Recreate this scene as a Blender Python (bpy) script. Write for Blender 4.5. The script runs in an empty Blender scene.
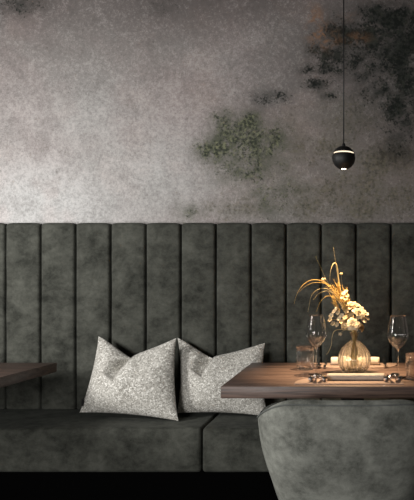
import bpy, bmesh, math, random
import numpy as np
from mathutils import Vector, Matrix, noise
random.seed(7)
PI = math.pi
scene = bpy.context.scene
COL = scene.collection

# ---------------------------------------------------------------- camera
F, CX, CY, EYE = 576.0, 349.0, 288.0, 1.116
cam_d = bpy.data.cameras.new('camera'); cam = bpy.data.objects.new('camera', cam_d); COL.objects.link(cam)
cam.location = (0, 0, EYE); cam.rotation_euler = (PI/2, 0, 0)
cam_d.sensor_fit = 'VERTICAL'; cam_d.sensor_height = 24; cam_d.sensor_width = 24
cam_d.lens = F/500*24
cam_d.shift_x = (207-CX)/500; cam_d.shift_y = -(250-CY)/500
cam_d.clip_start = .05
scene.camera = cam
def at(px, py, d):
    return Vector(((px-CX)*d/F, d, EYE-(py-CY)*d/F))

# ---------------------------------------------------------------- object helpers
def link(o, parent=None):
    COL.objects.link(o)
    if parent is not None: o.parent = parent
    return o
def tag(o, label, cat, group=None):
    o['label'] = label; o['category'] = cat
    if group: o['group'] = group
    return o
def thing(name, label, cat, loc=(0,0,0), rotz=0, group=None):
    o = bpy.data.objects.new(name, None); link(o)
    o.location = loc; o.rotation_euler = (0,0,rotz); o.empty_display_size = .05
    return tag(o, label, cat, group)
def obj(name, bm, mat, parent=None, smooth=True, auto=None):
    me = bpy.data.meshes.new(name)
    bmesh.ops.recalc_face_normals(bm, faces=bm.faces)
    bm.to_mesh(me); bm.free()
    me.materials.append(mat)
    for p in me.polygons: p.use_smooth = smooth
    o = bpy.data.objects.new(name, me)
    link(o, parent)
    if auto is not None:
        m = o.modifiers.new('edge', 'EDGE_SPLIT'); m.split_angle = auto
    return o
def struct(name, bm, mat, smooth=False):
    o = obj(name, bm, mat, None, smooth); o['kind'] = 'structure'; return o
def copy_tree(o, parent=None):
    c = o.copy(); link(c, parent)
    for ch in list(o.children): copy_tree(ch, c)
    return c

# ---------------------------------------------------------------- mesh helpers
def box(bm, x0, x1, y0, y1, z0, z1, bevel=0, seg=3):
    r = bmesh.ops.create_cube(bm, size=1)
    vs = r['verts']
    for v in vs:
        v.co = Vector((x0+(v.co.x+.5)*(x1-x0), y0+(v.co.y+.5)*(y1-y0), z0+(v.co.z+.5)*(z1-z0)))
    if bevel:
        es = list({e for v in vs for e in v.link_edges})
        bmesh.ops.bevel(bm, geom=es, offset=bevel, segments=seg, affect='EDGES', profile=.5)
    return bm
def lathe(bm, prof, n=48, mod=None, ctr=(0,0,0), close=False):
    rings = []
    for k, (r, z) in enumerate(prof):
        if r < 1e-6:
            rings.append([bm.verts.new((ctr[0], ctr[1], ctr[2]+z))]); continue
        ring = []
        for i in range(n):
            a = 2*PI*i/n
            rr = r*(mod(a, k, r, z) if mod else 1)
            ring.append(bm.verts.new((ctr[0]+rr*math.cos(a), ctr[1]+rr*math.sin(a), ctr[2]+z)))
        rings.append(ring)
    pairs = list(zip(rings, rings[1:]))
    if close: pairs.append((rings[-1], rings[0]))
    for A, B in pairs:
        if len(A) == 1 and len(B) == 1: continue
        for i in range(n):
            j = (i+1) % n
            if len(A) == 1: bm.faces.new((A[0], B[i], B[j]))
            elif len(B) == 1: bm.faces.new((A[i], A[j], B[0]))
            else: bm.faces.new((A[i], A[j], B[j], B[i]))
    return bm
def spline(pts, n):
    P = [Vector(p) for p in pts]
    P = [P[0]*2-P[1]] + P + [P[-1]*2-P[-2]]
    out = []
    segs = len(P)-3
    for i in range(n+1):
        t = i/n*segs; k = min(int(t), segs-1); t -= k
        a, b, c, d = P[k:k+4]
        out.append(.5*((2*b)+(c-a)*t+(2*a-5*b+4*c-d)*t*t+(3*b-a-3*c+d)*t**3))
    return out
def tube(bm, pts, rad, n=6, flat=None):
    """tube along pts; rad = number or function of 0..1; flat = (direction, ratio) squash"""
    rings = []
    N = len(pts)
    ref = Vector((.3, .9, .2)).normalized()
    for i, p in enumerate(pts):
        t = (pts[min(i+1, N-1)]-pts[max(i-1, 0)]).normalized()
        u = t.cross(ref)
        if u.length < .05: u = t.cross(Vector((1, 0, 0)))
        u.normalize(); v = t.cross(u).normalized()
        r = rad(i/(N-1)) if callable(rad) else rad
        fl = flat or 1
        rings.append([bm.verts.new(p+u*r*math.cos(2*PI*k/n)+v*r*fl*math.sin(2*PI*k/n)) for k in range(n)])
    for A, B in zip(rings, rings[1:]):
        for k in range(n):
            bm.faces.new((A[k], A[(k+1) % n], B[(k+1) % n], B[k]))
    bm.faces.new(rings[0][::-1]); bm.faces.new(rings[-1])
    return bm
def ball(bm, c, r, sub=2, scale=(1,1,1)):
    m = Matrix.Translation(c) @ Matrix.Diagonal((*scale, 1))
    bmesh.ops.create_icosphere(bm, subdivisions=sub, radius=r, matrix=m)
    return bm

# ---------------------------------------------------------------- materials
class N:
    """tiny node builder"""
    def __init__(s, name):
        s.m = bpy.data.materials.new(name); s.m.use_nodes = True
        s.t = s.m.node_tree; s.t.nodes.clear()
        s.out = s.t.nodes.new('ShaderNodeOutputMaterial')
    def n(s, typ, **kw):
        nd = s.t.nodes.new('ShaderNode'+typ)
        for k, v in kw.items():
            if k.startswith('_'): setattr(nd, k[1:], v)
        for k, v in kw.items():
            if k.startswith('_'): continue
            key = k.replace('__', ' ')
            if key.isdigit() or (key[0] == 'i' and key[1:].isdigit()): key = int(key.lstrip('i'))
            sock = nd.inputs[key]
            if isinstance(v, bpy.types.NodeSocket): s.t.links.new(v, sock)
            else: sock.default_value = v
        return nd
    def coord(s): return s.n('TexCoord').outputs['Object']
    def noise(s, vec, scale, detail=4, rough=.55, dist=0):
        return s.n('TexNoise', Vector=vec, Scale=scale, Detail=detail, Roughness=rough, Distortion=dist).outputs['Fac']
    def rng(s, v, a, b, c=0, d=1):
        return s.n('MapRange', Value=v, i1=a, i2=b, i3=c, i4=d).outputs[0]
    def math(s, op, a, b=0, clamp=False):
        return s.n('Math', _operation=op, _use_clamp=clamp, i0=a, i1=b).outputs[0]
    def mix(s, f, a, b):
        nd = s.t.nodes.new('ShaderNodeMix'); nd.data_type = 'RGBA'
        for i, v in ((0, f), (6, a), (7, b)):
            if isinstance(v, bpy.types.NodeSocket): s.t.links.new(v, nd.inputs[i])
            else: nd.inputs[i].default_value = v if i == 0 else (*v, 1)
        return nd.outputs[2]
    def scaled(s, vec, sc):
        return s.n('Mapping', Vector=vec, Scale=sc).outputs[0]
    def bump(s, h, strength=.3, dist=.002):
        return s.n('Bump', Height=h, Strength=strength, Distance=dist).outputs[0]
    def finish(s, sh):
        s.t.links.new(sh, s.out.inputs[0]); return s.m
    def principled(s, **kw):
        return s.finish(s.n('BsdfPrincipled', **kw).outputs[0])
    def attr(s, name): return s.n('Attribute', _attribute_name=name).outputs['Fac']

def mat_plain(name, col, rough=.5, metal=0, **kw):
    b = N(name); c = b.coord()
    f = b.noise(c, 60, 3)
    colr = b.mix(b.rng(f, .3, .7), tuple(x*.88 for x in col), tuple(min(1, x*1.1) for x in col))
    return b.principled(Base__Color=colr, Roughness=rough, Metallic=metal, **kw)

def mat_velvet(name, dark, light, sheen=.25):
    b = N(name); c = b.coord()
    a = b.noise(c, 5.5, 5, .65, .2)
    d = b.noise(b.scaled(c, (.75, 1, 1.0)), 26, 6, .72, .2)
    e = b.noise(c, 420, 2)
    f = b.math('ADD', b.math('MULTIPLY', a, .55), b.math('MULTIPLY', d, .45))
    f = b.rng(f, .365, .635)
    f = b.math('ADD', f, b.math('MULTIPLY', b.math('SUBTRACT', e, .5), .5), True)
    colr = b.mix(f, dark, light)
    h = b.math('ADD', b.math('MULTIPLY', d, .5), b.math('MULTIPLY', e, .25))
    p = b.n('BsdfPrincipled', Base__Color=colr, Roughness=.85, Normal=b.bump(h, .35, .004))
    p.inputs['Sheen Weight'].default_value = sheen
    p.inputs['Sheen Roughness'].default_value = .45
    p.inputs['Sheen Tint'].default_value = (.8, .85, .8, 1)
    p.inputs['Specular IOR Level'].default_value = .12
    return b.finish(p.outputs[0])

M_VELVET = mat_velvet('bench velvet', (.022, .0232, .0195), (.098, .1005, .086), .05)
M_SEAT = M_VELVET
M_CHAIR = mat_velvet('chair velvet', (.095, .098, .086), (.335, .342, .305), .10)
M_PIPING = mat_velvet('chair piping velvet', (.10, .105, .10), (.2, .21, .2), .1)

def mat_wood():
    b = N('dark walnut'); c = b.coord()
    w = b.scaled(c, (.9, 9, 30))
    g1 = b.noise(w, 3.2, 6, .65, .8)
    g2 = b.noise(b.scaled(c, (1.6, 60, 60)), 4, 4, .6)
    big = b.noise(b.scaled(c, (.8, 4, 4)), 2, 3)
    f = b.math('ADD', b.math('MULTIPLY', g1, .6), b.math('MULTIPLY', g2, .4))
    f = b.rng(f, .40, .60)
    col = b.mix(f, (.040, .026, .022), (.185, .120, .095))
    col = b.mix(b.rng(big, .35, .65, 0, .5), col, (.095, .060, .048))
    return b.principled(Base__Color=col, Roughness=b.rng(g2, .3, .7, .38, .55), Normal=b.bump(f, .25, .001))
M_WOOD = mat_wood()

def mat_cushion():
    b = N('speckled woven cushion fabric'); c = b.coord()
    v = b.n('TexVoronoi', Vector=c, Scale=190).outputs['Color']
    vs = b.n('SeparateColor', Color=v).outputs[0]
    n1 = b.noise(c, 150, 3, .6)
    n2 = b.noise(c, 9, 3)
    f = b.math('ADD', b.math('MULTIPLY', vs, .45), b.math('MULTIPLY', n1, .55))
    f = b.rng(f, .20, .62)
    f = b.math('ADD', f, b.math('MULTIPLY', b.math('SUBTRACT', n2, .5), .7), True)
    col = b.mix(f, (.22, .205, .175), (.64, .62, .57))
    col = b.mix(b.rng(vs, .80, .95), col, (.88, .86, .81))
    p = b.n('BsdfPrincipled', Base__Color=col, Roughness=.7, Normal=b.bump(f, .4, .003))
    p.inputs['Sheen Weight'].default_value = .15
    return b.finish(p.outputs[0])
M_CUSHION = mat_cushion()

def mat_linen(name, a, c2, scale=260):
    b = N(name); c = b.coord()
    f = b.noise(c, scale, 3); g = b.noise(c, 20, 3)
    w = b.n('TexWave', Vector=c, Scale=scale*.9, Distortion=1).outputs['Fac']
    return b.principled(Base__Color=b.mix(b.rng(b.math('ADD', b.math('MULTIPLY', f, .5), b.math('MULTIPLY', g, .5)), .35, .65), a, c2),
                        Roughness=.85, Normal=b.bump(w, .3, .0006))
M_NAPKIN = mat_linen('cream linen', (.60, .50, .38), (.74, .64, .50))
M_NAPKIN_SHADED = mat_linen('shaded cream linen', (.30, .26, .225), (.40, .35, .30))  # same cream linen, colour darkened to carry the near napkin's shade
M_MAT = mat_linen('beige leather placemat', (.19, .135, .112), (.26, .19, .155), 180)
M_STEEL = mat_plain('polished cutlery steel', (.80, .74, .70), .14, 1)
M_BLACK = mat_plain('matt black lacquer', (.007, .007, .007), .55)
M_PLINTH = mat_plain('black plinth board', (.003, .003, .003), .95, 0, **{'Specular__IOR__Level': .02})
M_TAGB = mat_plain('black woven tag', (.015, .015, .015), .8)

def mat_glow(name, col, strength):
    b = N(name); c = b.coord()
    f = b.noise(c, 40, 1)
    e = b.n('Emission', Color=(*col, 1), Strength=b.rng(f, 0, 1, strength*.95, strength*1.05))
    return b.finish(e.outputs[0])
M_RING = mat_glow('lit diffuser ring', (1, .80, .58), 1.6)
M_LENS = mat_glow('lit lamp lens', (1, .85, .66), 6)

def mat_thin_glass(name='thin clear glass'):
    b = N(name); c = b.coord()
    fr = b.n('LayerWeight', Blend=.22).outputs['Fresnel']
    wob = b.noise(c, 25, 2)
    gl = b.n('BsdfGlossy', Color=(1, 1, 1, 1), Roughness=.02, Normal=b.bump(wob, .05, .002))
    tr = b.n('BsdfTransparent', Color=(.965, .97, .965, 1))
    mx = b.n('MixShader', i0=b.math('MINIMUM', b.math('ADD', b.math('MULTIPLY', fr, .8), .03), .85), i1=tr.outputs[0], i2=gl.outputs[0])
    return b.finish(mx.outputs[0])
def mat_glass(name, col=(1, 1, 1), clear=.0, ior=1.47):
    b = N(name); c = b.coord()
    wob = b.noise(c, 40, 2)
    g = b.n('BsdfGlass', Color=(*col, 1), Roughness=.01, IOR=ior, Normal=b.bump(wob, .08, .002))
    t = b.n('BsdfTransparent', Color=(*col, 1))
    mx = b.n('MixShader', i0=clear, i1=g.outputs[0], i2=t.outputs[0])
    return b.finish(mx.outputs[0])
M_THIN = mat_thin_glass()
M_GLASS = mat_glass('clear glass', (1, 1, 1), .45)
M_VASE = mat_glass('champagne ribbed glass', (1, .993, .975), .25)

def mat_petal(name, a, c2, trans=.3):
    b = N(name); c = b.coord()
    f = b.rng(b.noise(c, 130, 3), .3, .7)
    col = b.mix(f, a, c2)
    d = b.n('BsdfDiffuse', Color=col); t = b.n('BsdfTranslucent', Color=col)
    mx = b.n('MixShader', i0=trans, i1=d.outputs[0], i2=t.outputs[0])
    return b.finish(mx.outputs[0])
M_CREAM = mat_petal('cream petals', (.56, .39, .18), (.82, .68, .44))
M_WHITE = mat_petal('bleached white petals', (.58, .46, .28), (.82, .73, .56))
M_GOLD = mat_petal('golden dried grass', (.44, .26, .06), (.72, .50, .18), .2)
M_STRAW = mat_petal('pale straw', (.50, .36, .14), (.76, .62, .34), .2)
M_STEM = mat_petal('dry stem', (.30, .20, .08), (.46, .34, .15), .1)
M_TWIG = mat_petal('grey green twig', (.16, .14, .08), (.30, .26, .15), .1)

# ---------------------------------------------------------------- the setting
WALL_Y = 3.17
CEIL = 3.0
XL, XR = -4.2, 3.0
def blob(X, Z, px, py, rx, ry):
    p = at(px, py, WALL_Y); sx = rx*WALL_Y/F; sz = ry*WALL_Y/F
    return np.exp(-(((X-p.x)/sx)**2+((Z-p.z)/sz)**2))
def make_mural_wall():
    """flat wall; the printed mural's motifs are density attributes turned into leaves by the material"""
    NX, NZ = 360, 110
    xs = np.linspace(XL, XR, NX); zs = np.linspace(0, CEIL, NZ)
    me = bpy.data.meshes.new('wall_back')
    verts = [(float(x), WALL_Y, float(z)) for z in zs for x in xs]
    faces = [(j*NX+i, j*NX+i+1, (j+1)*NX+i+1, (j+1)*NX+i) for j in range(NZ-1) for i in range(NX-1)]
    me.from_pydata(verts, [], faces)
    X, Z = np.meshgrid(xs, zs)
    def field(lst):
        f = np.zeros_like(X)
        for (px, py, rx, ry, w) in lst: f = np.maximum(f, w*blob(X, Z, px, py, rx, ry))
        return f
    dark = field([(345, 33, 30, 15, .9), (331, 54, 24, 12, .85), (352, 60, 22, 12, .8), (370, 38, 22, 18, .95), (325, 68, 18, 8, .8),
                  (316, 84, 14, 8, .85), (308, 70, 12, 7, .75), (318, 50, 14, 8, .75), (330, 96, 12, 6, .6), (362, 78, 14, 8, .7), (396, 22, 26, 22, 1), (379, 14, 26, 14, .9), (396, 54, 24, 24, 1), (408, 82, 22, 22, 1),
                  (396, 108, 18, 16, .85), (384, 92, 16, 14, .75), (405, 122, 18, 14, .7), (340, 72, 14, 8, .6), (420, 40, 40, 40, 1),
                  (430, 100, 30, 40, .9), (460, 60, 50, 60, .9), (20, 4, 30, 12, .55), (160, 8, 22, 14, .30), (266, 100, 22, 11, .56), (280, 97, 14, 10, .54), (385, 60, 50, 70, .62), (345, 50, 40, 40, .55), (400, 140, 30, 26, .5)])
    green = field([(206, 150, 14, 12, .85), (226, 122, 18, 12, .8), (272, 140, 22, 20, .75), (246, 170, 40, 24, .6), (282, 190, 26, 24, .5), (222, 146, 18, 14, .95), (238, 130, 20, 14, .85), (250, 124, 16, 14, .9), (217, 157, 12, 9, .8), (236, 168, 20, 14, .7),
                   (250, 141, 20, 16, .95), (262, 152, 18, 16, .8), (258, 168, 16, 18, .7), (271, 206, 18, 16, .62), (260, 190, 18, 12, .6),
                   (228, 140, 22, 18, .9), (210, 152, 8, 6, .6), (240, 152, 30, 22, .7), (283, 168, 12, 14, .45), (190, 212, 18, 10, .55), (180, 205, 8, 8, .4)])
    brush = field([(315, 206, 30, 18, .75), (331, 195, 26, 20, .75), (363, 206, 28, 22, .8), (368, 184, 24, 18, .7), (304, 190, 20, 14, .6),
                   (347, 178, 26, 14, .55), (385, 162, 36, 24, .7), (330, 150, 40, 24, .55), (400, 200, 30, 26, .6), (300, 150, 30, 26, .5), (240, 208, 40, 12, .5), (350, 120, 40, 26, .5), (300, 120, 24, 20, .35)])
    rust = field([(316, 20, 8, 14, .95), (322, 36, 12, 10, 1.25), (358, 38, 12, 5, .6), (335, 40, 10, 6, .4), (348, 18, 9, 3, .35)])
    deep_area = field([(30, 0, 120, 40, .8), (200, -10, 200, 60, .9), (390, 30, 130, 120, .9), (300, 60, 90, 60, .6), (480, 100, 200, 200, .8),
                   (250, -160, 800, 190, 1), (330, 150, 70, 60, .4), (270, 130, 50, 50, .45)])  # wall colour darker toward the top and the right
    mist = field([(40, 205, 110, 55, 1), (150, 170, 90, 60, .6), (80, 120, 100, 50, .45), (-140, 190, 200, 90, .9), (230, 60, 60, 40, .25)])  # wall colour paler toward the lower left
    for nm, arr in (('motif_dark', dark), ('motif_green', green), ('motif_brush', brush), ('motif_rust', rust), ('tone_deep', deep_area), ('tone_pale', mist)):  # mist holds the paler wall colour toward the lower left
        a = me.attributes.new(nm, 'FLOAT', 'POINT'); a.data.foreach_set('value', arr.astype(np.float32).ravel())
    b = N('mural wallpaper'); c = b.coord()
    big = b.noise(c, 1.9, 5, .6, .5); mid = b.noise(c, 7, 5, .65, .6); fine = b.noise(c, 62, 5, .75); gr = b.noise(c, 150, 2, .6)
    tone = b.math('ADD', b.math('MULTIPLY', mid, .28), b.math('ADD', b.math('MULTIPLY', fine, .47), b.math('MULTIPLY', gr, .25)))
    base = b.mix(b.rng(big, .35, .65), (.385, .325, .315), (.375, .35, .335))          # pink grey / green grey plaster
    base = b.mix(b.rng(b.noise(c, 3.1, 4, .6), .52, .68, 0, .55), base, (.46, .375, .35))
    palef = b.math('MULTIPLY', b.attr('tone_pale'), b.rng(mid, .25, .7, .8, 1), True)
    base = b.mix(palef, base, (.585, .588, .582))
    base = b.mix(b.math('MULTIPLY', b.attr('tone_pale'), b.rng(b.noise(c, 4.3, 3), .56, .66, 0, .3)), base, (.60, .51, .49))
    gl = b.math('MULTIPLY', b.attr('tone_deep'), b.rng(big, .3, .7, .7, .95), True)
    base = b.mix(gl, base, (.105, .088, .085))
    base = b.mix(b.rng(tone, .40, .54, .48, 0), base, (.11, .10, .094))            # worn darker pitting
    base = b.mix(b.rng(tone, .52, .64, 0, .4), base, (.66, .62, .60))
    crack = b.n('TexVoronoi', Vector=b.n('MixRGB' if False else 'VectorMath', _operation='ADD', i0=c, i1=b.n('TexNoise', Vector=c, Scale=6, Detail=4).outputs['Color']).outputs[0],
                Scale=3.2, _feature='DISTANCE_TO_EDGE').outputs['Distance']
    base = b.mix(b.math('MULTIPLY', b.rng(crack, 0, .018, 1, 0), b.rng(mid, .45, .6, 0, .28)), base, (.09, .08, .075))
    def leaves(col, name, dark_c, light_c, sc, th, soft, op, halo, hop):
        d = b.attr(name)
        col = b.mix(b.math('MULTIPLY', b.math('MULTIPLY', b.rng(d, .06, .75), hop), b.rng(b.noise(c, 13, 5, .7, .5), .3, .62, .35, 1.15), True), col, halo)
        n1 = b.noise(c, sc, 4, .7, .3); n2 = b.noise(c, sc*.24, 4, .6, .5)
        v = b.n('TexVoronoi', Vector=c, Scale=sc*1.2).outputs['Distance']
        q = b.math('ADD', b.math('MULTIPLY', n1, .55), b.math('ADD', b.math('MULTIPLY', n2, .55), b.math('MULTIPLY', v, -.16)))
        s_ = b.math('ADD', b.math('MULTIPLY', d, .34), q)
        m = b.math('MULTIPLY', b.rng(s_, th, th+soft), op)
        lc = b.mix(b.rng(b.noise(c, sc*.7, 3), .44, .64), dark_c, light_c)
        return b.mix(m, col, lc)
    base = leaves(base, 'motif_brush', (.060, .056, .038), (.20, .18, .125), 60, .585, .22, .8, (.15, .14, .105), .75)
    base = leaves(base, 'motif_green', (.028, .035, .023), (.22, .23, .14), 78, .625, .16, .93, (.095, .102, .074), 1.0)
    base = leaves(base, 'motif_dark', (.006, .009, .007), (.035, .040, .032), 66, .635, .12, .97, (.034, .036, .032), 1.0)
    r_ = b.math('MULTIPLY', b.attr('motif_rust'), b.rng(b.noise(b.scaled(c, (1, 1, 1)), 22, 5, .7, 1), .44, .60, .05, .85), True)
    base = b.mix(r_, base, (.34, .175, .09))
    m = b.principled(Base__Color=base, Roughness=.9, Normal=b.bump(tone, .25, .004))
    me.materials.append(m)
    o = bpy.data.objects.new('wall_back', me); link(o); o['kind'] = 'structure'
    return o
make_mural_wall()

def plaster(name, col):
    b = N(name); c = b.coord()
    return b.principled(Base__Color=b.mix(b.rng(b.noise(c, 5, 5), .3, .7), tuple(x*.85 for x in col), col), Roughness=.9)
def floor_mat():
    b = N('dark floor boards'); c = b.coord()
    br = b.n('TexBrick', Vector=c, Color1=(.020, .016, .013, 1), Color2=(.030, .024, .019, 1), Mortar=(.006, .005, .004, 1), Scale=1.0,
             Mortar__Size=.004, Brick__Width=1.6, Row__Height=.16)
    return b.principled(Base__Color=br.outputs[0], Roughness=.55)
FRONT = -2.2
struct('floor', box(bmesh.new(), XL-.1, XR+.1, FRONT, WALL_Y+.1, -.1, 0), floor_mat())
M_CEIL = plaster('dark ceiling paint', (.10, .095, .09))
struct('ceiling', box(bmesh.new(), XL-.1, XR+.1, FRONT, WALL_Y+.1, CEIL, CEIL+.1), M_CEIL)
M_SIDE = plaster('side wall plaster', (.16, .15, .145))
struct('wall_left', box(bmesh.new(), XL-.1, XL, FRONT, WALL_Y+.1, 0, CEIL), M_SIDE)
struct('wall_right', box(bmesh.new(), XR, XR+.1, FRONT, WALL_Y+.1, 0, CEIL), M_SIDE)

# ---------------------------------------------------------------- banquette
SEAT_Z = .47
BACK_Y = 3.05          # front of the padded channels
PITCH = 35.2*BACK_Y/F
X_SEAM = (4.2-CX)*BACK_Y/F
BACK_TOP = at(0, 222.3, BACK_Y).z
bq = thing('banquette', 'long dark grey green velvet wall banquette with vertical channel-tufted back', 'bench', (0, BACK_Y, 0))
def panel_bm(w, z0, z1, seed):
    """one stuffed channel: rounded cushion-like slab, front puffed toward -y"""
    bm = bmesh.new()
    nu, nv = 22, 44
    rnd = random.Random(seed); o = Vector((rnd.random()*50, rnd.random()*50, 0))
    h = z1-z0; r = .011
    grid = []
    for j in range(nv+1):
        row = []
        tv = j/nv
        # denser toward ends
        tv = .5-.5*math.cos(PI*tv)
        for i in range(nu+1):
            tu = .5-.5*math.cos(PI*i/nu)
            x = (tu-.5)*w; z = z0+tv*h
            du = min(tu, 1-tu)*w; dv = min(1-tv, 1)*h
            e = 0
            a = max(0, 1-du/r); e1 = 1-math.sqrt(max(0, 1-a*a))
            a2 = max(0, 1-dv/.02); e2 = 1-math.sqrt(max(0, 1-a2*a2))
            dist = math.sqrt(e1*e1*.022**2+e2*e2*.024**2)
            puff = .007*(1-(2*tu-1)**2)
            wob = .004*noise.noise(Vector((x*9, 0, z*5))+o)+.0018*noise.noise(Vector((x*30, 1, z*18))+o)
            y = -puff+min(.045, dist)-wob*(1-min(1, e1+e2))
            row.append(bm.verts.new((x, y+.006, z-.008*abs(2*tu-1)**7*tv**4)))
        grid.append(row)
    for j in range(nv):
        for i in range(nu):
            bm.faces.new((grid[j][i], grid[j][i+1], grid[j+1][i+1], grid[j+1][i]))
    # sides and back
    yb = .10
    per = [grid[0][i] for i in range(nu+1)]+[grid[j][nu] for j in range(1, nv+1)]+[grid[nv][i] for i in range(nu-1, -1, -1)]+[grid[j][0] for j in range(nv-1, 0, -1)]
    bk = [bm.verts.new((v.co.x, yb, v.co.z)) for v in per]
    for a in range(len(per)):
        b_ = (a+1) % len(per)
        bm.faces.new((per[a], per[b_], bk[b_], bk[a]))
    bm.faces.new(bk)
    return bm
for k in range(-2, 14):
    bm = panel_bm(PITCH-.0045, SEAT_Z+.004, BACK_TOP, k)
    bmesh.ops.translate(bm, vec=(X_SEAM+(k-.5)*PITCH, 0, 0), verts=bm.verts)
    obj('back_channel', bm, M_VELVET, bq)
SF = 2.66              # front of the seat
bx0 = X_SEAM-2.5*PITCH; bx1 = X_SEAM+13.5*PITCH-.5*PITCH
SPLIT = (201.5-CX)*SF/F
def seat_bm(x0, x1):
    bm = bmesh.new()
    box(bm, x0, x1, SF-BACK_Y, .09, .262, SEAT_Z, .016, 4)
    bmesh.ops.subdivide_edges(bm, edges=[e for e in bm.edges if abs(e.verts[0].co.x-e.verts[1].co.x) > .3], cuts=40, use_grid_fill=True)
    bmesh.ops.subdivide_edges(bm, edges=[e for e in bm.edges if abs(e.verts[0].co.y-e.verts[1].co.y) > .2], cuts=6, use_grid_fill=True)
    for v in bm.verts:
        if v.co.z > .40:
            v.co.z += .004*noise.noise(Vector((v.co.x*7, v.co.y*7, 1)))-.004
        if v.co.y < -.3: v.co.y += .003*noise.noise(Vector((v.co.x*6, v.co.z*8, 5)))
    return bm
for (a, b_) in ((bx0, SPLIT-.0025), (SPLIT+.0025, bx1)):
    s_ = obj('seat_cushion', seat_bm(a, b_), M_SEAT, bq)
    pts = [Vector((a+.015, SF-BACK_Y+.012, SEAT_Z-.007)), Vector((b_-.015, SF-BACK_Y+.012, SEAT_Z-.007))]
obj('plinth', box(bmesh.new(), bx0+.02, bx1-.02, -.10, .09, 0, .262), M_PLINTH, bq, False)

# ---------------------------------------------------------------- tables
TZ, TT = .74, .046
TF, TB = 2.20, 2.90
def make_table(name, label, xc, half):
    t = thing(name, label, 'table', (xc, (TF+TB)/2, 0))
    d = (TB-TF)/2
    obj('tabletop', box(bmesh.new(), -half, half, -d, d, TZ-TT, TZ, .0025, 2), M_WOOD, t, True, .6)
    bm = bmesh.new(); box(bm, -.05, .05, -.05, .05, .026, TZ-TT-.012, .004, 2)
    obj('pedestal', bm, M_BLACK, t, False)
    obj('base_plate', box(bmesh.new(), -.28, .28, -.09, .09, 0, .026, .004, 2), M_BLACK, t, False)
    obj('mounting_plate', box(bmesh.new(), -.16, .16, -.16, .16, TZ-TT-.012, TZ-TT, .002, 2), M_BLACK, t, False)
    return t
make_table('dining_table', 'dark walnut dining table laid for two under the pendant lamp', .015, .505)
LX = at(57, 362, TB).x
make_table('dining_table', 'bare dark walnut table cut by the left edge, nothing on it', LX-.505, .505)

# ---------------------------------------------------------------- tub chair
def make_chair():
    cy = 2.27
    t = thing('tub_chair', 'grey green velvet tub chair seen from behind, tucked under the laid table', 'chair', (0, cy, 0))
    TH = .05
    def plan(th, z, off=0):
        # th: 0 at the back (toward camera), +-1 at arm ends
        ang = th*math.radians(118)
        a = float(np.interp(z, [.28, .34, .40, .45, .50, .56, .615, .65, .73], [.262, .283, .301, .317, .331, .342, .348, .350, .344]))
        bb = a-.055
        a -= off; bb -= off
        n = 2.9
        c_, s_ = math.cos(ang), math.sin(ang)
        x = a*math.copysign(abs(s_)**(2/n), s_)
        y = -bb*math.copysign(abs(c_)**(2/n), c_)
        return x, y
    def rim(th):
        x, y = plan(th, .65)
        if y > 0: return .635
        return .725-.090*min(1, max(0, abs(x)-.14)/.21)**3.4
    bm = bmesh.new()
    nth, nz = 90, 26
    z0 = .30
    cols = []
    for i in range(nth+1):
        th = -1+2*i/nth
        zr = rim(th)
        col = []
        prof = []
        for j in range(nz+1):
            prof.append((0, z0+(zr-.022-z0)*j/nz))
        for j in range(1, 8):
            a = PI*j/8
            prof.append((TH/2-TH/2*math.cos(a), zr-.022+.022*math.sin(a)))
        for j in range(nz+1):
            prof.append((TH, zr-.022-(zr-.022-z0)*j/nz))
        for (off, z) in prof:
            x, y = plan(th, z, off)
            w = .0035*noise.noise(Vector((x*8, y*8, z*8)))
            col.append(bm.verts.new((x*(1+w), y*(1+w), z)))
        cols.append(col)
    L = len(cols[0])
    for A, B in zip(cols, cols[1:]):
        for j in range(L):
            bm.faces.new((A[j], A[(j+1) % L], B[(j+1) % L], B[j]))
    bm.faces.new(cols[0]); bm.faces.new(cols[-1][::-1])
    sh = obj('back_shell', bm, M_CHAIR, t)
    bm = bmesh.new()
    pts = []
    for i in range(121):
        th = -.985+1.97*i/120
        z = rim(th)-.013
        x, y = plan(th, z, -.0015)
        pts.append(Vector((x, y, z)))
    tube(bm, pts, .0026, 8)
    obj('piping', bm, M_PIPING, sh)
    # seat
    bm = bmesh.new()
    prof_z = [.30, .305, .33, .42, .44, .448]
    rings = []
    for k, z in enumerate(prof_z):
        ins = (.012, .004, 0, 0, .008, .03)[k]
        ring = []
        for i in range(72):
            a = 2*PI*i/72
            c_, s_ = math.cos(a), math.sin(a)
            x = (.196-ins)*math.copysign(abs(c_)**.8, c_); y = .022+(.200-ins)*math.copysign(abs(s_)**.8, s_)
            ring.append(bm.verts.new((x, y, z)))
        rings.append(ring)
    for A, B in zip(rings, rings[1:]):
        for i in range(72): bm.faces.new((A[i], A[(i+1) % 72], B[(i+1) % 72], B[i]))
    bm.faces.new(rings[0]); bm.faces.new(rings[-1])
    obj('seat', bm, M_CHAIR, t)
    bm = bmesh.new(); lathe(bm, [(0, .272), (.20, .272), (.205, .277), (.205, .294), (.20, .299), (0, .299)], 48)
    obj('seat_base', bm, M_BLACK, t)
    for sx in (-1, 1):
        for sy in (-1, 1):
            bm = bmesh.new()
            tube(bm, [Vector((sx*.135, .01+sy*.115, .274)), Vector((sx*.20, .01+sy*.165, 0.0))], lambda q: .016-.006*q, 12)
            obj('leg', bm, M_BLACK, t)
    return t
make_chair()

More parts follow.
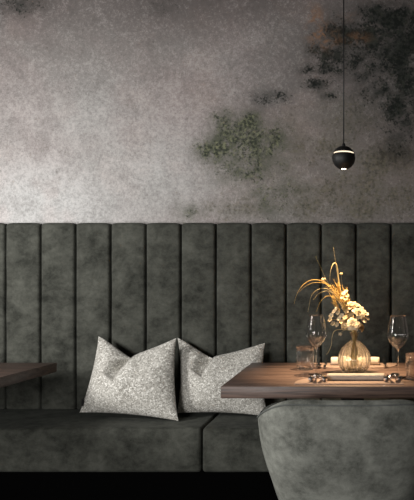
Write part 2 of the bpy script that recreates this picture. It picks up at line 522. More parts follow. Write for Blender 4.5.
# ---------------------------------------------------------------- cushions
def pillow_bm(pin, W, H, T, notch_u, drop, fold_to, lean_top, seed, shape):
    """knife-edge cushion with a karate chop. shape(u,v) -> plan outline x,z"""
    bm = bmesh.new()
    n = 100
    def surf(u, v, side):
        x, z = shape(u, v)
        e = (max(0, 1-abs(u)**2.2)**.62)*(max(0, 1-abs(v)**2.2)**.62)
        th = T*e
        # chop valley
        A = Vector((notch_u+.20, 1.0)); B = Vector(fold_to); P = Vector((u, v))
        ab = B-A; q = max(0, min(1.0, (P-A).dot(ab)/ab.length_squared))
        dd = P-(A+ab*q); d = dd.length
        fall = (1-q)**.7 if q < 1 else 0
        sidev = ab.x*dd.y-ab.y*dd.x
        right = sidev > 0
        fall = (1-q)**.5
        if right: valley = 1.32*math.exp(-(d/.045)**2)*min(1, fall*1.3); lip = .24*math.exp(-((d-.18)/.14)**2)*fall
        else: valley = 1.32*math.exp(-(max(0, d-.22)/.15)**2)*min(1, fall*1.3); lip = 0
        th *= (1-valley+lip) if side < 0 else (1-.25*valley)
        if side < 0 and right: x -= .072*math.exp(-(d/.36)**2)*fall*min(1, d/.05)
        wob = .006*noise.noise(Vector((x*9+seed, z*9, side)))*e+.0025*noise.noise(Vector((x*26+seed, z*26, side)))*e
        cr = .004*math.sin(20*(u+v)+seed)*math.exp(-((1-abs(u))/.25)**2-((1-abs(v))/.3)**2)*e**.3
        return Vector((x, side*(th/2+wob+cr), z))
    def g(i): 
        t = -1+2*i/n
        return math.sin(t*PI/2)*.55+t*.45
    fr = [[bm.verts.new(surf(g(i), g(j), -1)) for i in range(n+1)] for j in range(n+1)]
    bk = [[fr[j][i] if i in (0, n) or j in (0, n) else bm.verts.new(surf(g(i), g(j), 1)) for i in range(n+1)] for j in range(n+1)]
    for G in (fr, bk):
        for j in range(n):
            for i in range(n):
                bm.faces.new((G[j][i], G[j][i+1], G[j+1][i+1], G[j+1][i]))
    return bm
def quad_shape(TL, TR, BR, BL, notch_u, drop, wl, wr, sag, pinx=.018, notchw=(.5, .5)):
    def f(u, v):
        a, b_ = (u+1)/2, (v+1)/2
        x = (1-a)*(1-b_)*BL[0]+a*(1-b_)*BR[0]+(1-a)*b_*TL[0]+a*b_*TR[0]
        z = (1-a)*(1-b_)*BL[1]+a*(1-b_)*BR[1]+(1-a)*b_*TL[1]+a*b_*TR[1]
        # concave flanks
        x -= u*pinx*(1-v*v)
        # chop: top edge falls linearly toward the notch
        if u < notch_u: g_ = max(0, 1-(notch_u-u)/(notch_u+1))
        else: g_ = max(0, 1-(u-notch_u)/(1-notch_u))
        g_ = .72*g_+.28*g_*g_*(3-2*g_)
        z -= drop*g_*b_**1.6
        z += sag*(1-u*u)*(1-b_)**2
        return x, z
    return f
def cushion(label, d, foot_px, corners, notch_u, drop, fold, T, tilt, rz, seed, tagged):
    """corners in pixels at distance d -> local metres about the foot point"""
    f0 = at(foot_px[0], foot_px[1], d)
    st, ct, sp, cp = math.sin(tilt), math.cos(tilt), math.sin(rz), math.cos(rz)
    loc = []
    for (px, py) in corners:          # where the cushion's own tilted plane meets each corner's line of sight
        kx, ky = (px-CX)/F, (py-CY)/F
        A = np.array([[cp-kx*sp, -st*sp-kx*st*cp], [ky*sp, ct+ky*st*cp]])
        b_ = np.array([kx*d-f0.x, EYE-ky*d-SEAT_Z])
        loc.append(tuple(float(q) for q in np.linalg.solve(A, b_)))
    sh = quad_shape(*loc, notch_u, drop, 0, 0, .012)
    t = thing('throw_cushion', label, 'cushion', (f0.x, d, SEAT_Z+.012), rz, 'speckled throw cushions on the banquette')
    bm = pillow_bm(0, 0, 0, T, notch_u, drop, fold, 0, seed, sh)
    R = Matrix.Rotation(-tilt, 4, 'X')
    bmesh.ops.transform(bm, matrix=R, verts=bm.verts)
    o = obj('cushion_cover', bm, M_CUSHION, t)
    zmin = min(v.co.z for v in o.data.vertices)
    t.location.z = SEAT_Z-zmin+.0005
    if tagged:
        bm = bmesh.new()
        x, z = sh(-1, -.74)
        pr = [(x-.009, -.001), (x-.009, -.003), (x+.014, -.0245), (x+.014, -.022)]
        lo = [bm.verts.new((a, b_, z-.020)) for a, b_ in pr]; hi = [bm.verts.new((a, b_, z+.016)) for a, b_ in pr]
        bm.faces.new(hi); bm.faces.new(lo[::-1])
        for q in range(4): bm.faces.new((lo[q], lo[(q+1) % 4], hi[(q+1) % 4], hi[q]))
        bmesh.ops.transform(bm, matrix=R, verts=bm.verts)
        k = obj('fabric_tag', bm, M_TAGB, t, False); k['label'] = 'small black fabric tag on the side seam'
    return t
cushion('speckled grey chopped throw cushion nearest the left table, black tag on its side', 2.835, (130, 417),
        [(98.5, 336.2), (176.5, 338), (178.5, 421), (79.5, 412.5)], .10, .125, (-.26, -.06), .17, .27, -.16, 3, True)
cushion('speckled grey chopped throw cushion partly hidden behind the walnut tabletop', 2.90, (222, 414),
        [(177.5, 337.5), (265, 342.8), (268, 416.5), (177, 413)], -.08, .105, (-.38, .06), .15, .25, -.05, 11, False)

# ---------------------------------------------------------------- pendant
PD = 2.555
pc = at(343.7, 157.9, PD); R = 11.6*PD/F
def make_pendant():
    t = thing('pendant_lamp', 'black ball pendant lamp hanging on a thin cord over the laid table', 'lamp', (pc.x, pc.y, pc.z))
    zr = R*.58       # height of the lit slit
    bm = bmesh.new()
    prof = [(0, R*1.02)]+[(R*1.0*math.sin(a), R*1.02*math.cos(a)) for a in np.linspace(.12, math.acos(.43), 16)]
    prof += [(R*math.sin(math.acos(.43))*.93, R*.43), (0, R*.43)]
    obj('top_cap', lathe(bm, prof, 56), M_BLACK, t)
    bm = bmesh.new()
    obj('light_ring', lathe(bm, [(0, R*.428), (R*.85, R*.428), (R*.865, R*.40), (R*.865, R*.34), (R*.85, R*.305), (0, R*.305)], 56), M_RING, t)['label'] = 'glowing warm ring between cap and shade'
    bm = bmesh.new()
    a0 = math.acos(.30); a1 = math.acos(-.968)
    prof = [(R*.84, R*.298), (R*math.sin(a0)*.99, R*.298)]+[(R*math.sin(a), R*math.cos(a)) for a in np.linspace(a0+.02, a1, 24)]
    rl = R*math.sin(a1)
    prof += [(rl*.96, -R*.968), (rl*.90, -R*.91), (rl*.9, -R*.2), (R*.7, R*.15)]
    obj('lamp_shade', lathe(bm, prof, 56, close=True), M_BLACK, t)
    bm = bmesh.new()
    obj('lens', lathe(bm, [(0, -R*.90), (rl*.86, -R*.90), (rl*.88, -R*.95), (rl*.80, -R*.968), (rl*.4, -R*.98), (0, -R*.984)], 40), M_LENS, t)['label'] = 'small glowing lens under the ball'
    bm = bmesh.new()
    obj('cord_grip', lathe(bm, [(0, R*1.01), (.0075, R*1.01), (.0078, R*1.05), (.006, R*1.22), (.0035, R*1.27), (0, R*1.27)], 24), M_BLACK, t)
    bm = bmesh.new()
    tube(bm, [Vector((0, 0, R*1.2)), Vector((0, 0, .5)), Vector((0, 0, CEIL-pc.z-.02))], .0027, 8)
    obj('cord', bm, M_BLACK, t)
    bm = bmesh.new()
    zc = CEIL-pc.z
    obj('ceiling_canopy', lathe(bm, [(0, zc), (.05, zc), (.05, zc-.022), (.045, zc-.027), (0, zc-.027)], 40), M_BLACK, t)
    return t
make_pendant()

# ---------------------------------------------------------------- table setting
def superhalf(a, b_, n=3.0, N_=48):
    pts = []
    for i in range(N_+1):
        ang = PI*i/N_
        c_, s_ = math.cos(ang), math.sin(ang)
        pts.append((a*math.copysign(abs(c_)**(2/n), c_), b_*abs(s_)**(2/n)))
    return pts
def make_mat(label, loc, rz):
    bm = bmesh.new()
    pts = superhalf(.215, .165)
    h = .004
    outer_b = [bm.verts.new((x, y, 0)) for x, y in pts]
    outer_t = [bm.verts.new((x, y, h*.7)) for x, y in pts]
    inner_t = [bm.verts.new((x*.992, y*.985+.001, h)) for x, y in pts]
    n = len(pts)
    for A, B in ((outer_b, outer_t), (outer_t, inner_t)):
        for i in range(n): bm.faces.new((A[i], A[(i+1) % n], B[(i+1) % n], B[i]))
    bm.faces.new(inner_t); bm.faces.new(outer_b[::-1])
    o = obj('placemat', bm, M_MAT, None, False)
    o.location = loc; o.rotation_euler.z = rz
    return tag(o, label, 'placemat', 'placemats on the laid table')
make_mat('beige placemat at the table edge in front of the tub chair', (0, 2.243, TZ), 0)
make_mat('beige placemat on the banquette side, beyond the glass vase', (.02, 2.862, TZ), PI)

def make_napkin(label, loc, ry, rz_, mat):
    """soft rolled napkin with an open spiral end"""
    bm = bmesh.new()
    L = .1165
    n, m = 30, 32
    rings = []
    for i in range(n+1):
        x = -L+2*L*i/n
        e = 1-.06*math.exp(-((L-abs(x))/.006)**2)
        ring = []
        for k in range(m):
            a = 2*PI*k/m
            c_, s_ = math.cos(a), math.sin(a)
            w = 1+.035*noise.noise(Vector((x*26, c_*2, s_*2)))
            y = ry*e*w*math.copysign(abs(c_)**.75, c_)
            z = rz_+rz_*e*min(w, 1.0 if s_ < 0 else 2)*math.copysign(abs(s_)**.75, s_)
            if s_ < 0: z = max(z, 0)
            ring.append(bm.verts.new((x, y, max(0, z))))
        rings.append(ring)
    for A, B in zip(rings, rings[1:]):
        for k in range(m): bm.faces.new((A[k], A[(k+1) % m], B[(k+1) % m], B[k]))
    for ring, s in ((rings[0], -1), (rings[-1], 1)):
        prev = ring
        for q, dx in ((.82, -.002), (.72, .001), (.5, -.002), (.4, .001), (.15, -.002)):
            c = Vector((ring[0].co.x, 0, rz_))
            cur = [bm.verts.new(c+(v.co-c)*q+Vector((s*dx, 0, 0))) for v in ring]
            for k in range(m): bm.faces.new((prev[k], prev[(k+1) % m], cur[(k+1) % m], cur[k]))
            prev = cur
        bm.faces.new(prev)
    # overlapping loose edge
    pts = []
    o = obj('napkin', bm, mat)
    o.location = loc
    return tag(o, label, 'napkin', 'rolled napkins on the placemats')
MZ = TZ+.0041
make_napkin('shaded cream linen napkin rolled on the placemat nearest the tub chair', (.028, 2.326, MZ), .021, .0135, M_NAPKIN_SHADED)
make_napkin('cream linen napkin rolled behind the glass vase', (.030, 2.795, MZ), .026, .0185, M_NAPKIN)

# --- cutlery (lies along y, handle toward -y); thing > handle + head
def handle_bm(L, w=.0095):
    bm = bmesh.new()
    pts = [Vector((0, L*t, .0275-.0225*min(1, t*1.05)**.9)) for t in np.linspace(0, 1, 16)]
    tube(bm, pts, lambda q: w*(1-.62*q**.8)*(1 if q > .04 else .75), 12, .0048/w*1.0)
    return bm
def make_cutlery(kind, label, loc, rz):
    t = thing(kind, label, kind.replace('table_', '').replace('dinner_', ''), loc, rz, 'cutlery beside the napkins')
    # metres; overall 0.185
    if kind == 'dinner_fork':
        obj('handle', handle_bm(.115), M_STEEL, t)
        hd = bmesh.new()
        tube(hd, [Vector((0, .113, .0044)), Vector((0, .125, .0048)), Vector((0, .140, .0056))], lambda q: .0035+.0085*q, 12, .22)
        h = obj('head', hd, M_STEEL, t)
        for k in range(4):
            bm = bmesh.new(); x = (k-1.5)*.0058
            tube(bm, spline([(x*.95, .138, .0056), (x, .155, .0046), (x, .172, .0058), (x*.96, .185, .0082)], 10), lambda q: .0017-.0008*q, 6)
            obj('tine', bm, M_STEEL, h)
    elif kind == 'table_knife':
        obj('handle', handle_bm(.095, .0105), M_STEEL, t)
        bm = bmesh.new()
        out = [(-.004, .093), (.004, .093), (.0065, .105), (.0085, .135), (.0075, .165), (.002, .185), (-.003, .187), (-.0045, .16), (-.0045, .12)]
        lo = [bm.verts.new((x, y, .0035 if x < .003 else .0042)) for x, y in out]
        hi = [bm.verts.new((x, y, .0055 if x < .003 else .0046)) for x, y in out]
        bm.faces.new(hi); bm.faces.new(lo[::-1])
        for i in range(len(out)):
            j = (i+1) % len(out); bm.faces.new((lo[i], lo[j], hi[j], hi[i]))
        obj('blade', bm, M_STEEL, t, False)
    else:
        obj('handle', handle_bm(.122), M_STEEL, t)
        bm = bmesh.new()
        nr, na = 8, 28
        def bowl(sh):
            rows = []
            for k in range(nr+1):
                r = k/nr
                row = []
                for i in range(na):
                    a = 2*PI*i/na
                    y = .155+.033*r*math.sin(a); x = .0185*r*math.cos(a)*(1-.15*math.sin(a))
                    row.append(bm.verts.new((x, y, .0018+sh+.0085*r*r)))
                rows.append(row)
            return rows
        U, D_ = bowl(.0014), bowl(0)
        for Rw in (U, D_):
            for A, B in zip(Rw, Rw[1:]):
                for i in range(na): bm.faces.new((A[i], A[(i+1) % na], B[(i+1) % na], B[i]))
        for i in range(na): bm.faces.new((U[-1][i], U[-1][(i+1) % na], D_[-1][(i+1) % na], D_[-1][i]))
        bmesh.ops.remove_doubles(bm, verts=bm.verts, dist=.00005)
        obj('bowl', bm, M_STEEL, t)
    return t
def make_rest(label, loc, L):
    bm = bmesh.new()
    tube(bm, [Vector((-L/2, 0, .0165)), Vector((-L/4, 0, .0168)), Vector((L/4, 0, .0168)), Vector((L/2, 0, .0165))], .0045, 14)
    t = thing('cutlery_rest', label, 'cutlery rest', loc, 0, 'cutlery rests on the near placemat')
    obj('bar', bm, M_STEEL, t)
    for sx in (-1, 1):
        bm = bmesh.new()
        lathe(bm, [(0, -.0125), (.006, -.0118), (.0108, -.006), (.0122, 0), (.0108, .006), (.006, .0118), (0, .0125)], 10)
        bmesh.ops.transform(bm, matrix=Matrix.Translation((sx*L/2, 0, .0122)) @ Matrix.Rotation(PI/2, 4, 'Y'), verts=bm.verts)
        obj('knob', bm, M_STEEL, t, False)
    return t
make_rest('shiny two-knobbed cutlery rest left of the near napkin, under two forks', (-.1235, 2.282, MZ), .052)
make_rest('shiny two-knobbed cutlery rest right of the near napkin, under knife and spoon', (.1735, 2.282, MZ), .050)
CZ = MZ+.0002
make_cutlery('dinner_fork', 'steel fork farther from the napkin, left of the near placemat', (-.131, 2.256, CZ), .03)
make_cutlery('dinner_fork', 'steel fork beside the left end of the near napkin', (-.113, 2.260, CZ), -.04)
make_cutlery('table_knife', 'steel knife beside the right end of the near napkin', (.166, 2.256, CZ), .02)
make_cutlery('table_spoon', 'steel spoon on the near placemat beside the right tumbler', (.184, 2.258, CZ), -.06)
make_cutlery('dinner_fork', 'steel fork right of the far napkin, beyond the vase', (.172, 2.852, CZ), PI)
make_cutlery('table_knife', 'steel knife left of the far napkin, beyond the left wine glass', (-.112, 2.852, CZ), PI)
make_cutlery('table_spoon', 'steel spoon on the far placemat, close behind the left tumbler', (-.146, 2.854, CZ), PI)

# --- glasses
def make_wine_glass(label, loc, s):
    t = thing('wine_glass', label, 'glass', loc, 0, 'wine glasses on the laid table')
    t.scale = (1, 1, 1)
    H = .259*s
    prof_o = [(.0065, .120), (.016, .126), (.030, .141), (.0415, .160), (.0455, .173), (.0452, .186), (.0425, .208), (.0375, .235), (.0335, .259)]
    P = [p.to_2d() for p in [Vector((a, b_, 0)) for a, b_ in prof_o]]
    sm = [(v.x, v.y) for v in spline([(a, b_, 0) for a, b_ in prof_o], 40)]
    th = .0007
    prof = [(0, .1195)]+sm+[(sm[-1][0]-th*.5, sm[-1][1]+.0004)]+[(max(0, r-th), z+.0006) for r, z in sm[::-1][:-2]]+[(0, .1235)]
    bm = bmesh.new()
    obj('bowl', lathe(bm, [(r*s, z*s) for r, z in prof], 64), M_GLASS, t)
    stem = [(0, .004), (.0060, .0045), (.0040, .012), (.0033, .03), (.0031, .08), (.0036, .105), (.0060, .1185), (0, .1192)]
    bm = bmesh.new()
    obj('stem', lathe(bm, [(r*s, z*s) for r, z in stem], 24), M_GLASS, t)
    foot = [(0, 0), (.0355, 0), (.0365, .0008), (.0355, .0016), (.020, .0024), (.008, .0038), (0, .0039)]
    bm = bmesh.new()
    obj('foot', lathe(bm, [(r*s, z*s) for r, z in foot], 56), M_GLASS, t)
    return t
make_wine_glass('empty stemmed wine glass left of the vase, beside a tumbler', (at(316.3, 0, 2.5).x, 2.5, TZ), 1.0)
make_wine_glass('empty stemmed wine glass standing right of the vase', (at(397.8, 0, 2.43).x, 2.43, TZ), 1.0)

def make_tumbler(label, loc):
    bm = bmesh.new()
    def mod(a, k, r, z):
        return 1+(.014*math.cos(14*a) if .012 < z < .085 and r > .034 else 0)
    prof = [(0, .0015), (.030, .0), (.0365, .0015), (.0385, .006), (.0395, .014), (.0405, .03), (.0415, .055), (.0422, .08), (.0428, .106), (.0422, .1066),
            (.0412, .106), (.0402, .08), (.0395, .055), (.0385, .03), (.0370, .018), (.033, .0135), (.02, .012), (0, .0118)]
    o = obj('tumbler', lathe(bm, prof, 84, mod), M_GLASS)
    o.location = loc
    return tag(o, label, 'glass', 'fluted tumblers on the laid table')
make_tumbler('fluted glass tumbler left of the left wine glass', (at(305.3, 0, 2.655).x, 2.655, TZ))
make_tumbler('fluted glass tumbler at the right edge of the photo, right of the spoon', (.275, 2.365, TZ))

# --- vase
VX, VY = at(354.3, 0, 2.58).x, 2.58
def make_vase():
    t = bmesh.new()
    o_ = spline([(.046, 0, 0), (.058, .010, 0), (.0705, .033, 0), (.0738, .054, 0), (.070, .078, 0), (.0575, .104, 0), (.038, .126, 0), (.0215, .139, 0), (.0162, .148, 0),
                 (.0165, .158, 0), (.0195, .170, 0), (.0235, .1765, 0)], 56)
    out = [(v.x, v.y) for v in o_]
    th = .0030
    inn = [(max(.001, r-th-.001*(1 if z < .13 else 0)), z) for r, z in out if z > .011]
    inn[-1] = (inn[-1][0], inn[-1][1])
    K = len(out)+2
    NR = 26
    def mod(a, k, r, z):
        if 1 < k < K and .004 < z < .142:
            return 1+.030*(abs(math.cos(NR/2*a))-.5)*min(1, z/.02)*min(1, (.145-z)/.03)
        return 1
    prof = [(0, .003), (.038, .0018), (.044, 0)]+out+[(out[-1][0]-.0012, out[-1][1]+.0012)]+inn[::-1]+[(.035, .0085), (0, .008)]
    lathe(t, prof, 26*10, mod)
    o = obj('bud_vase', t, M_VASE)
    o.location = (VX, VY, TZ)
    return tag(o, 'round ribbed glass vase with a narrow neck holding dried flowers', 'vase')
make_vase()

# --- dried flowers (each stem is a thing of its own, standing in the vase)
NECK = Vector((VX, VY, TZ+.150)); MOUTH = Vector((VX, VY, TZ+.178))
_k = [0]
GA = 2.39996
def vase_path(first):
    """from the floor of the vase up through the neck toward 'first'"""
    i = _k[0]; _k[0] += 1
    r = .0028*math.sqrt(i+.3); a = i*GA
    off = Vector((math.cos(a)*min(r, .0105), math.sin(a)*min(r, .0105), 0))
    b_ = Vector((-math.cos(a+.5)*.025-.0*r, -math.sin(a+.5)*.025, 0))
    d = (first-MOUTH); d.z = 0
    q = off*.9+d*.06
    if q.length > .0125: q = q.normalized()*.0125
    return [Vector((VX, VY, TZ+.014+.003*(i % 5)))+b_*.9, NECK+off*.85, MOUTH+q]
G_ = 'dried stems in the glass vase'
def P(px, py, dd=0): return at(px, py, VY+dd)
def blade(name, label, pts, w, mat, cat='dried grass', flat=.35, head=None):
    path = spline(vase_path(pts[0])+pts, 40)
    bm = bmesh.new()
    tube(bm, path, lambda q: max(.0004, w*(.55+.45*math.sin(min(1, q*1.4)*PI))*(1 if q < .75 else (1-q)/.25*.8+.2)), 6, flat)
    if head is None:
        o = obj(name, bm, mat)
        return tag(o, label, cat, G_)
    t = thing(name, label, cat, (VX, VY, TZ), 0, G_)
    for v in bm.verts: v.co -= t.location
    obj('stem', bm, mat, t)
    hb, hm, hn = head
    for v in hb.verts: v.co -= t.location
    obj(hn, hb, hm, t)
    return t
B0 = P(342, 300, .0)
blade('grass_blade', 'longest golden grass blade arching far left over the left wine glass', [P(344, 308), P(333, 290, -.01), P(323, 281.5, -.02), P(312, 280, -.035), P(303, 285, -.05), P(297, 294, -.055), P(294, 304, -.055)], .0022, M_GOLD)
blade('grass_blade', 'golden grass blade just under the longest arching one', [P(345, 309, .01), P(335, 292, .01), P(326, 284, .01), P(315, 282.5, .012), P(306, 286, .015), P(299, 292, .015)], .0018, M_GOLD)
blade('grass_blade', 'greyish grass blade arching down behind the left wine glass rim', [P(344, 310, -.01), P(334, 294, -.012), P(326, 288.5, -.02), P(317, 290, -.03), P(311, 297, -.03), P(308, 312, -.03)], .0016, M_STRAW)
blade('grass_blade', 'short golden grass blade bending down right of the left wine glass rim', [P(345, 312, .005), P(336, 299, .01), P(328, 296, .02), P(321, 301, .03), P(316, 312, .03)], .0017, M_GOLD)
blade('grass_blade', 'faint short grass blade arching between the two lower blades', [P(345, 313, .02), P(336, 297, .03), P(328, 291, .04), P(319, 293.5, .05), P(313, 300, .055)], .0013, M_STRAW)
blade('grass_blade', 'thin dark stalk leaning up left above the arching grass', [P(345, 308, .012), P(334, 292, .02), P(326.5, 280, .02), P(321, 268, .02), P(315.5, 256.5, .02)], .0011, M_TWIG)
blade('grass_blade', 'tall straight stalk rising highest out of the vase', [P(346, 308, -.005), P(340, 288, -.005), P(337, 272, -.005), P(335, 259, -.005), P(333.4, 247.5, -.005)], .0012, M_STRAW)
# folded leaf: rises, loops over and hangs
blade('dried_leaf', 'broad dried leaf folded over in a loop at the top of the bouquet', [P(346, 310, .0), P(341, 293, .0), P(338.5, 280, 0), P(337.2, 268, .0), P(335.4, 263, -.004), P(332.6, 265, -.01), P(330.4, 272, -.012), P(329.8, 281, -.012)], .0036, M_STRAW, 'dried leaf', .3)
hb = bmesh.new(); ball(hb, P(341.3, 274, .01), .0062, 2, (1.15, 1, .8))
for k in range(6):
    a = k*PI/3; ball(hb, P(341.3, 274, .01)+Vector((.005*math.cos(a), .005*math.sin(a), .0025)), .0026, 1)
blade('dried_bud', 'slim stalk with one small bud right of the folded leaf', [P(346, 308, .01), P(343, 292, .012), P(341.8, 282, .012), P(341.3, 275, .01)], .0011, M_STRAW, 'dried bud', .8, (hb, M_STRAW, 'bud'))
hb = bmesh.new(); c0 = P(323.4, 279.5, -.03)
for k in range(9):
    a = k*GA; ball(hb, c0+Vector((.006*math.cos(a), .005*math.sin(a), .004*math.sin(k*1.7))), .0042, 1)
blade('dried_bud', 'small cream bud resting above the bend of the arching grass', [P(343, 306, -.02), P(334, 291, -.03), P(327, 283, -.032), P(323.6, 280, -.03)], .0010, M_GOLD, 'dried bud', .8, (hb, M_CREAM, 'bud'))
hb = bmesh.new(); ball(hb, P(340.3, 334, -.04), .0055, 2, (1, 1, .8))
for k in range(5):
    a = k*2*PI/5; ball(hb, P(340.3, 334, -.04)+Vector((.006*math.cos(a), -.002, .006*math.sin(a))), .0032, 1)
blade('dried_bud', 'single white floret drooping left of the vase neck', [P(349, 329.5, -.02), P(345, 330, -.035), P(341.5, 332, -.04), P(340.3, 333.6, -.04)], .0008, M_STRAW, 'dried bud', .9, (hb, M_WHITE, 'floret'))
blade('grass_blade', 'fine tendril hanging in a curve left of the vase neck', [P(348, 330, .01), P(340, 329.5, .015), P(334.5, 331, .02), P(332, 337, .025), P(331.3, 345, .028), P(328.5, 352, .03), P(326.5, 354.5, .03)], .0010, M_STRAW)

# wheat-like golden spikes through the middle
def spike(label, pts, seed, L=.085, w=.0095):
    path = spline(vase_path(pts[0])+pts, 40)
    t = thing('wheat_spike', label, 'dried wheat', (VX, VY, TZ), 0, G_)
    bm = bmesh.new(); tube(bm, [p-t.location for p in path], lambda q: .0012-.0005*q, 6)
    obj('stem', bm, M_STEM, t)
    rnd = random.Random(seed)
    bm = bmesh.new()
    acc = 0; P_ = path[::-1]
    dist = [0]
    for a, b_ in zip(P_, P_[1:]): dist.append(dist[-1]+(b_-a).length)
    n = 34
    for k in range(n):
        d = L*k/n
        j = max(i for i in range(len(dist)) if dist[i] <= d)
        j = min(j, len(P_)-2)
        p = P_[j].lerp(P_[j+1], (d-dist[j])/max(1e-6, dist[j+1]-dist[j]))
        tang = (P_[j]-P_[j+1]).normalized()
        a = k*GA
        u = tang.cross(Vector((.2, .9, .3))).normalized(); v = tang.cross(u)
        dirn = (u*math.cos(a)+v*math.sin(a))
        o = p+dirn*w*.35
        tip = p+dirn*w*(.8+.5*rnd.random())+tang*(.008+.009*rnd.random())
        tube(bm, [o-t.location, (o+tip)/2+dirn*.001-t.location, tip-t.location], lambda q: .0022*(1-.75*q)*(.6+.8*min(1, q*3)), 5)
        if k % 3 == 0:
            tube(bm, [tip-t.location, tip+tang*(.016+.012*rnd.random())+dirn*.006-t.location], lambda q: .0005*(1-.6*q), 4)
    obj('spike_head', bm, M_GOLD, t)
    return t
spike('golden wheat spike leaning left where the arching grass fans out', [P(346, 316, -.01), P(341, 302, -.016), P(336, 293, -.02), P(331, 287, -.025)], 1)
spike('golden wheat spike standing tallest in the centre of the bouquet', [P(348, 316, -.0), P(344, 303, .0), P(340, 294, .0), P(338, 285, -.0)], 2, .09)
spike('golden wheat spike behind the round cream bloom', [P(351, 318, .01), P(349, 306, .012), P(346, 297, .015), P(345.5, 291, .015)], 3, .075)
spike('golden wheat spike low on the left beside the lacy white florets', [P(345, 322, -.0), P(339, 312, .0), P(335, 303, .0), P(333, 297, -.0)], 4, .075, .008)
spike('golden wheat spike at the front just above the vase mouth', [P(351, 326, -.012), P(348, 318, -.02), P(346, 310, -.024), P(344, 304, -.028)], 5, .07, .010)

def rose(label, c, r, seed, mat, up=Vector((0, -.6, .8)), petals=26, name='cream_bloom'):
    t = thing(name, label, 'dried flower', (VX, VY, TZ), 0, G_)
    path = spline(vase_path(c)+[c], 22)
    bm = bmesh.new(); tube(bm, [p-t.location for p in path], .0011, 6); obj('stem', bm, M_STEM, t)
    r *= 1.35
    rnd = random.Random(seed)
    up = up.normalized(); ux = up.cross(Vector((1, .2, 0))).normalized(); uy = up.cross(ux)
    bm = bmesh.new()
    ball(bm, c-t.location-up*r*.1, r*.42, 2)
    for k in range(petals):
        q = (k+.5)/petals; a = k*GA+rnd.random()*.3
        rad = ux*math.cos(a)+uy*math.sin(a); tan = ux*-math.sin(a)+uy*math.cos(a)
        op = .25+1.2*q                      # opening angle
        L = r*(.7+.45*q)*(.85+.3*rnd.random()); W = r*(.32+.18*q)
        rows = []
        for i in range(5):
            s = i/4
            ang = op*(.55+.55*s)
            ctr = c+rad*(r*.12+L*s*math.sin(ang))+up*(L*s*math.cos(ang)-r*.3)
            w = W*math.sin(PI*(.15+.75*s))*1.0
            cup = (rad*-math.cos(ang)+up*math.sin(ang))*(.35*w)
            rows.append([bm.verts.new(ctr+tan*w*u+cup*(u*u)-t.location+Vector((0, 0, .0008*rnd.random()))) for u in (-1, -.5, 0, .5, 1)])
        for A, B in zip(rows, rows[1:]):
            for i in range(4): bm.faces.new((A[i], A[i+1], B[i+1], B[i]))
    o = obj('flower_head', bm, mat, t)
    m = o.modifiers.new('thick', 'SOLIDIFY'); m.thickness = .0006
    return t
rose('round cream bloom highest of the blooms, upright over the vase', P(352.0, 306, -.012), .021, 1, M_CREAM, Vector((-.1, -.5, .9)), 30)
rose('white bloom right of the highest round cream bloom', P(359, 313.5, -.035), .020, 2, M_WHITE, Vector((.5, -.7, .5)))
rose('broad white bloom lowest at the front, over the vase mouth', P(353.5, 324.5, -.06), .021, 3, M_WHITE, Vector((0, -.9, .4)), 30)
rose('small cream bloom low on the right of the vase mouth', P(361.0, 327, -.01), .014, 4, M_CREAM, Vector((.7, -.5, .2)), 20)
rose('golden cream bloom left of the lowest white bloom', P(344.5, 325, -.02), .015, 5, M_CREAM, Vector((-.6, -.6, .4)), 22)
rose('small golden bloom tucked in the centre between white blooms', P(350.5, 316, -.03), .013, 6, M_CREAM, Vector((0, -.8, .6)), 20)

def lacy(label, pts, seed, mat, fr=.0095):
    """branching sprig of little five-petalled florets"""
    fr *= 1.12
    t = thing('floret_sprig', label, 'dried flower', (VX, VY, TZ), 0, G_)
    rnd = random.Random(seed)
    c = sum(pts, Vector())/len(pts)
    path = spline(vase_path(c)+[MOUTH.lerp(c, .75)], 20)
    bm = bmesh.new(); tube(bm, [p-t.location for p in path], .0010, 6)
    for p in pts: tube(bm, [q-t.location for q in spline([path[-1], path[-1].lerp(p, .6)+Vector((0, .002, .004)), p], 6)], .0006, 5)
    obj('stem', bm, M_STEM, t)
    for p in pts:
        bm = bmesh.new()
        up = ((p-MOUTH).normalized()+Vector((rnd.uniform(-.5, .5), -.9, rnd.uniform(-.2, .5)))).normalized()
        ux = up.cross(Vector((1, .2, .1))).normalized(); uy = up.cross(ux)
        ball(bm, p-t.location, fr*.26, 1)
        for k in range(5):
            a = k*2*PI/5+rnd.random()*.3
            rad = ux*math.cos(a)+uy*math.sin(a); tan = ux*-math.sin(a)+uy*math.cos(a)
            rows = []
            for s, w in ((.1, .18), (.45, .5), (.8, .5), (1.05, .22)):
                ctr = p+rad*fr*s+up*fr*(.35*s*s+.1)
                rows.append([bm.verts.new(ctr+tan*fr*w*u+up*fr*.1*abs(u)-t.location) for u in (-1, 0, 1)])
            for A, B in zip(rows, rows[1:]):
                for i in range(2): bm.faces.new((A[i], A[i+1], B[i+1], B[i]))
        o = obj('floret', bm, mat, t)
        m = o.modifiers.new('thick', 'SOLIDIFY'); m.thickness = .0005
    return t
lacy('ring of lacy white florets at the left of the bouquet', [P(334.5, 312, -.02), P(331.5, 316, -.025), P(330.5, 320, -.03), P(333.5, 324, -.025), P(337.5, 325, -.02), P(339.5, 319, -.03),
     P(338.5, 313, -.02), P(342, 316, -.03), P(336.5, 309.5, -.01)], 1, M_WHITE)
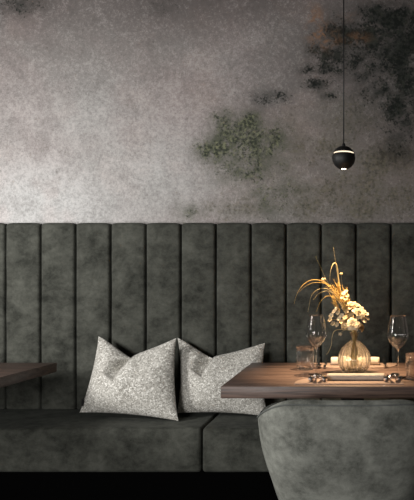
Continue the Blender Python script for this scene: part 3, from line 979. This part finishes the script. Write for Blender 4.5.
lacy('sprig of small white florets reaching out at the right of the bouquet', [P(364, 312, .0), P(366.5, 314.5, -.005), P(367, 319, -.01), P(363, 319.5, -.02), P(361.5, 309, .0), P(364.5, 322, -.01)], 2, M_WHITE, .0085)
lacy('pale trumpet florets above the wheat, just right of its tip', [P(346, 292, -.01), P(343.5, 294, -.02), P(347, 296, -.02), P(342.5, 298, -.03), P(345.5, 299.5, -.03)], 3, M_CREAM, .0082)
lacy('cream florets filling the bouquet below the round bloom', [P(347, 312, -.03), P(344, 309, -.02), P(345.5, 318, -.045), P(342, 322, -.04), P(347, 326, -.055)], 4, M_CREAM, .0095)

# ---------------------------------------------------------------- light
def area(name, loc, target, size, power, col, sy=None):
    l = bpy.data.lights.new(name, 'AREA'); l.energy = power; l.color = col; l.size = size
    if sy: l.shape = 'RECTANGLE'; l.size_y = sy
    o = bpy.data.objects.new(name, l); link(o); o.location = loc
    o.rotation_euler = (Vector(target)-Vector(loc)).to_track_quat('-Z', 'Y').to_euler()
    return o
def spot(name, loc, target, power, ang, blend, col, rad=.02):
    l = bpy.data.lights.new(name, 'SPOT'); l.energy = power; l.color = col; l.spot_size = math.radians(ang); l.spot_blend = blend; l.shadow_soft_size = rad
    o = bpy.data.objects.new(name, l); link(o); o.location = loc
    o.rotation_euler = (Vector(target)-Vector(loc)).to_track_quat('-Z', 'Y').to_euler()
    return o
area('front_fill', (-1.35, -.1, 1.0), (-.7, 2.8, .8), .8, 36, (1, .985, .96), .5)  # unseen area light added to brighten chair back and bench, no window built
area('left_fill', (-2.35, 1.55, 1.45), (-1.35, 3.17, 1.45), (.5), 34, (1, .98, .95), .5)  # added area light without a fixture, brightens the lower left of the wall
lens_z = pc.z-R*1.05
spot('pendant_beam', (pc.x, pc.y, lens_z), (pc.x+.02, pc.y, 0), 165, 62, 1.0, (1, .70, .41), .012)

w = bpy.data.worlds.new('room'); scene.world = w; w.use_nodes = True
bg = w.node_tree.nodes['Background']; bg.inputs[0].default_value = (1, .98, .95, 1); bg.inputs[1].default_value = .045

scene.view_settings.view_transform = 'Standard'
scene.view_settings.look = 'None'
scene.view_settings.exposure = 0
scene.view_settings.gamma = 1
scene.view_settings.use_curve_mapping = False
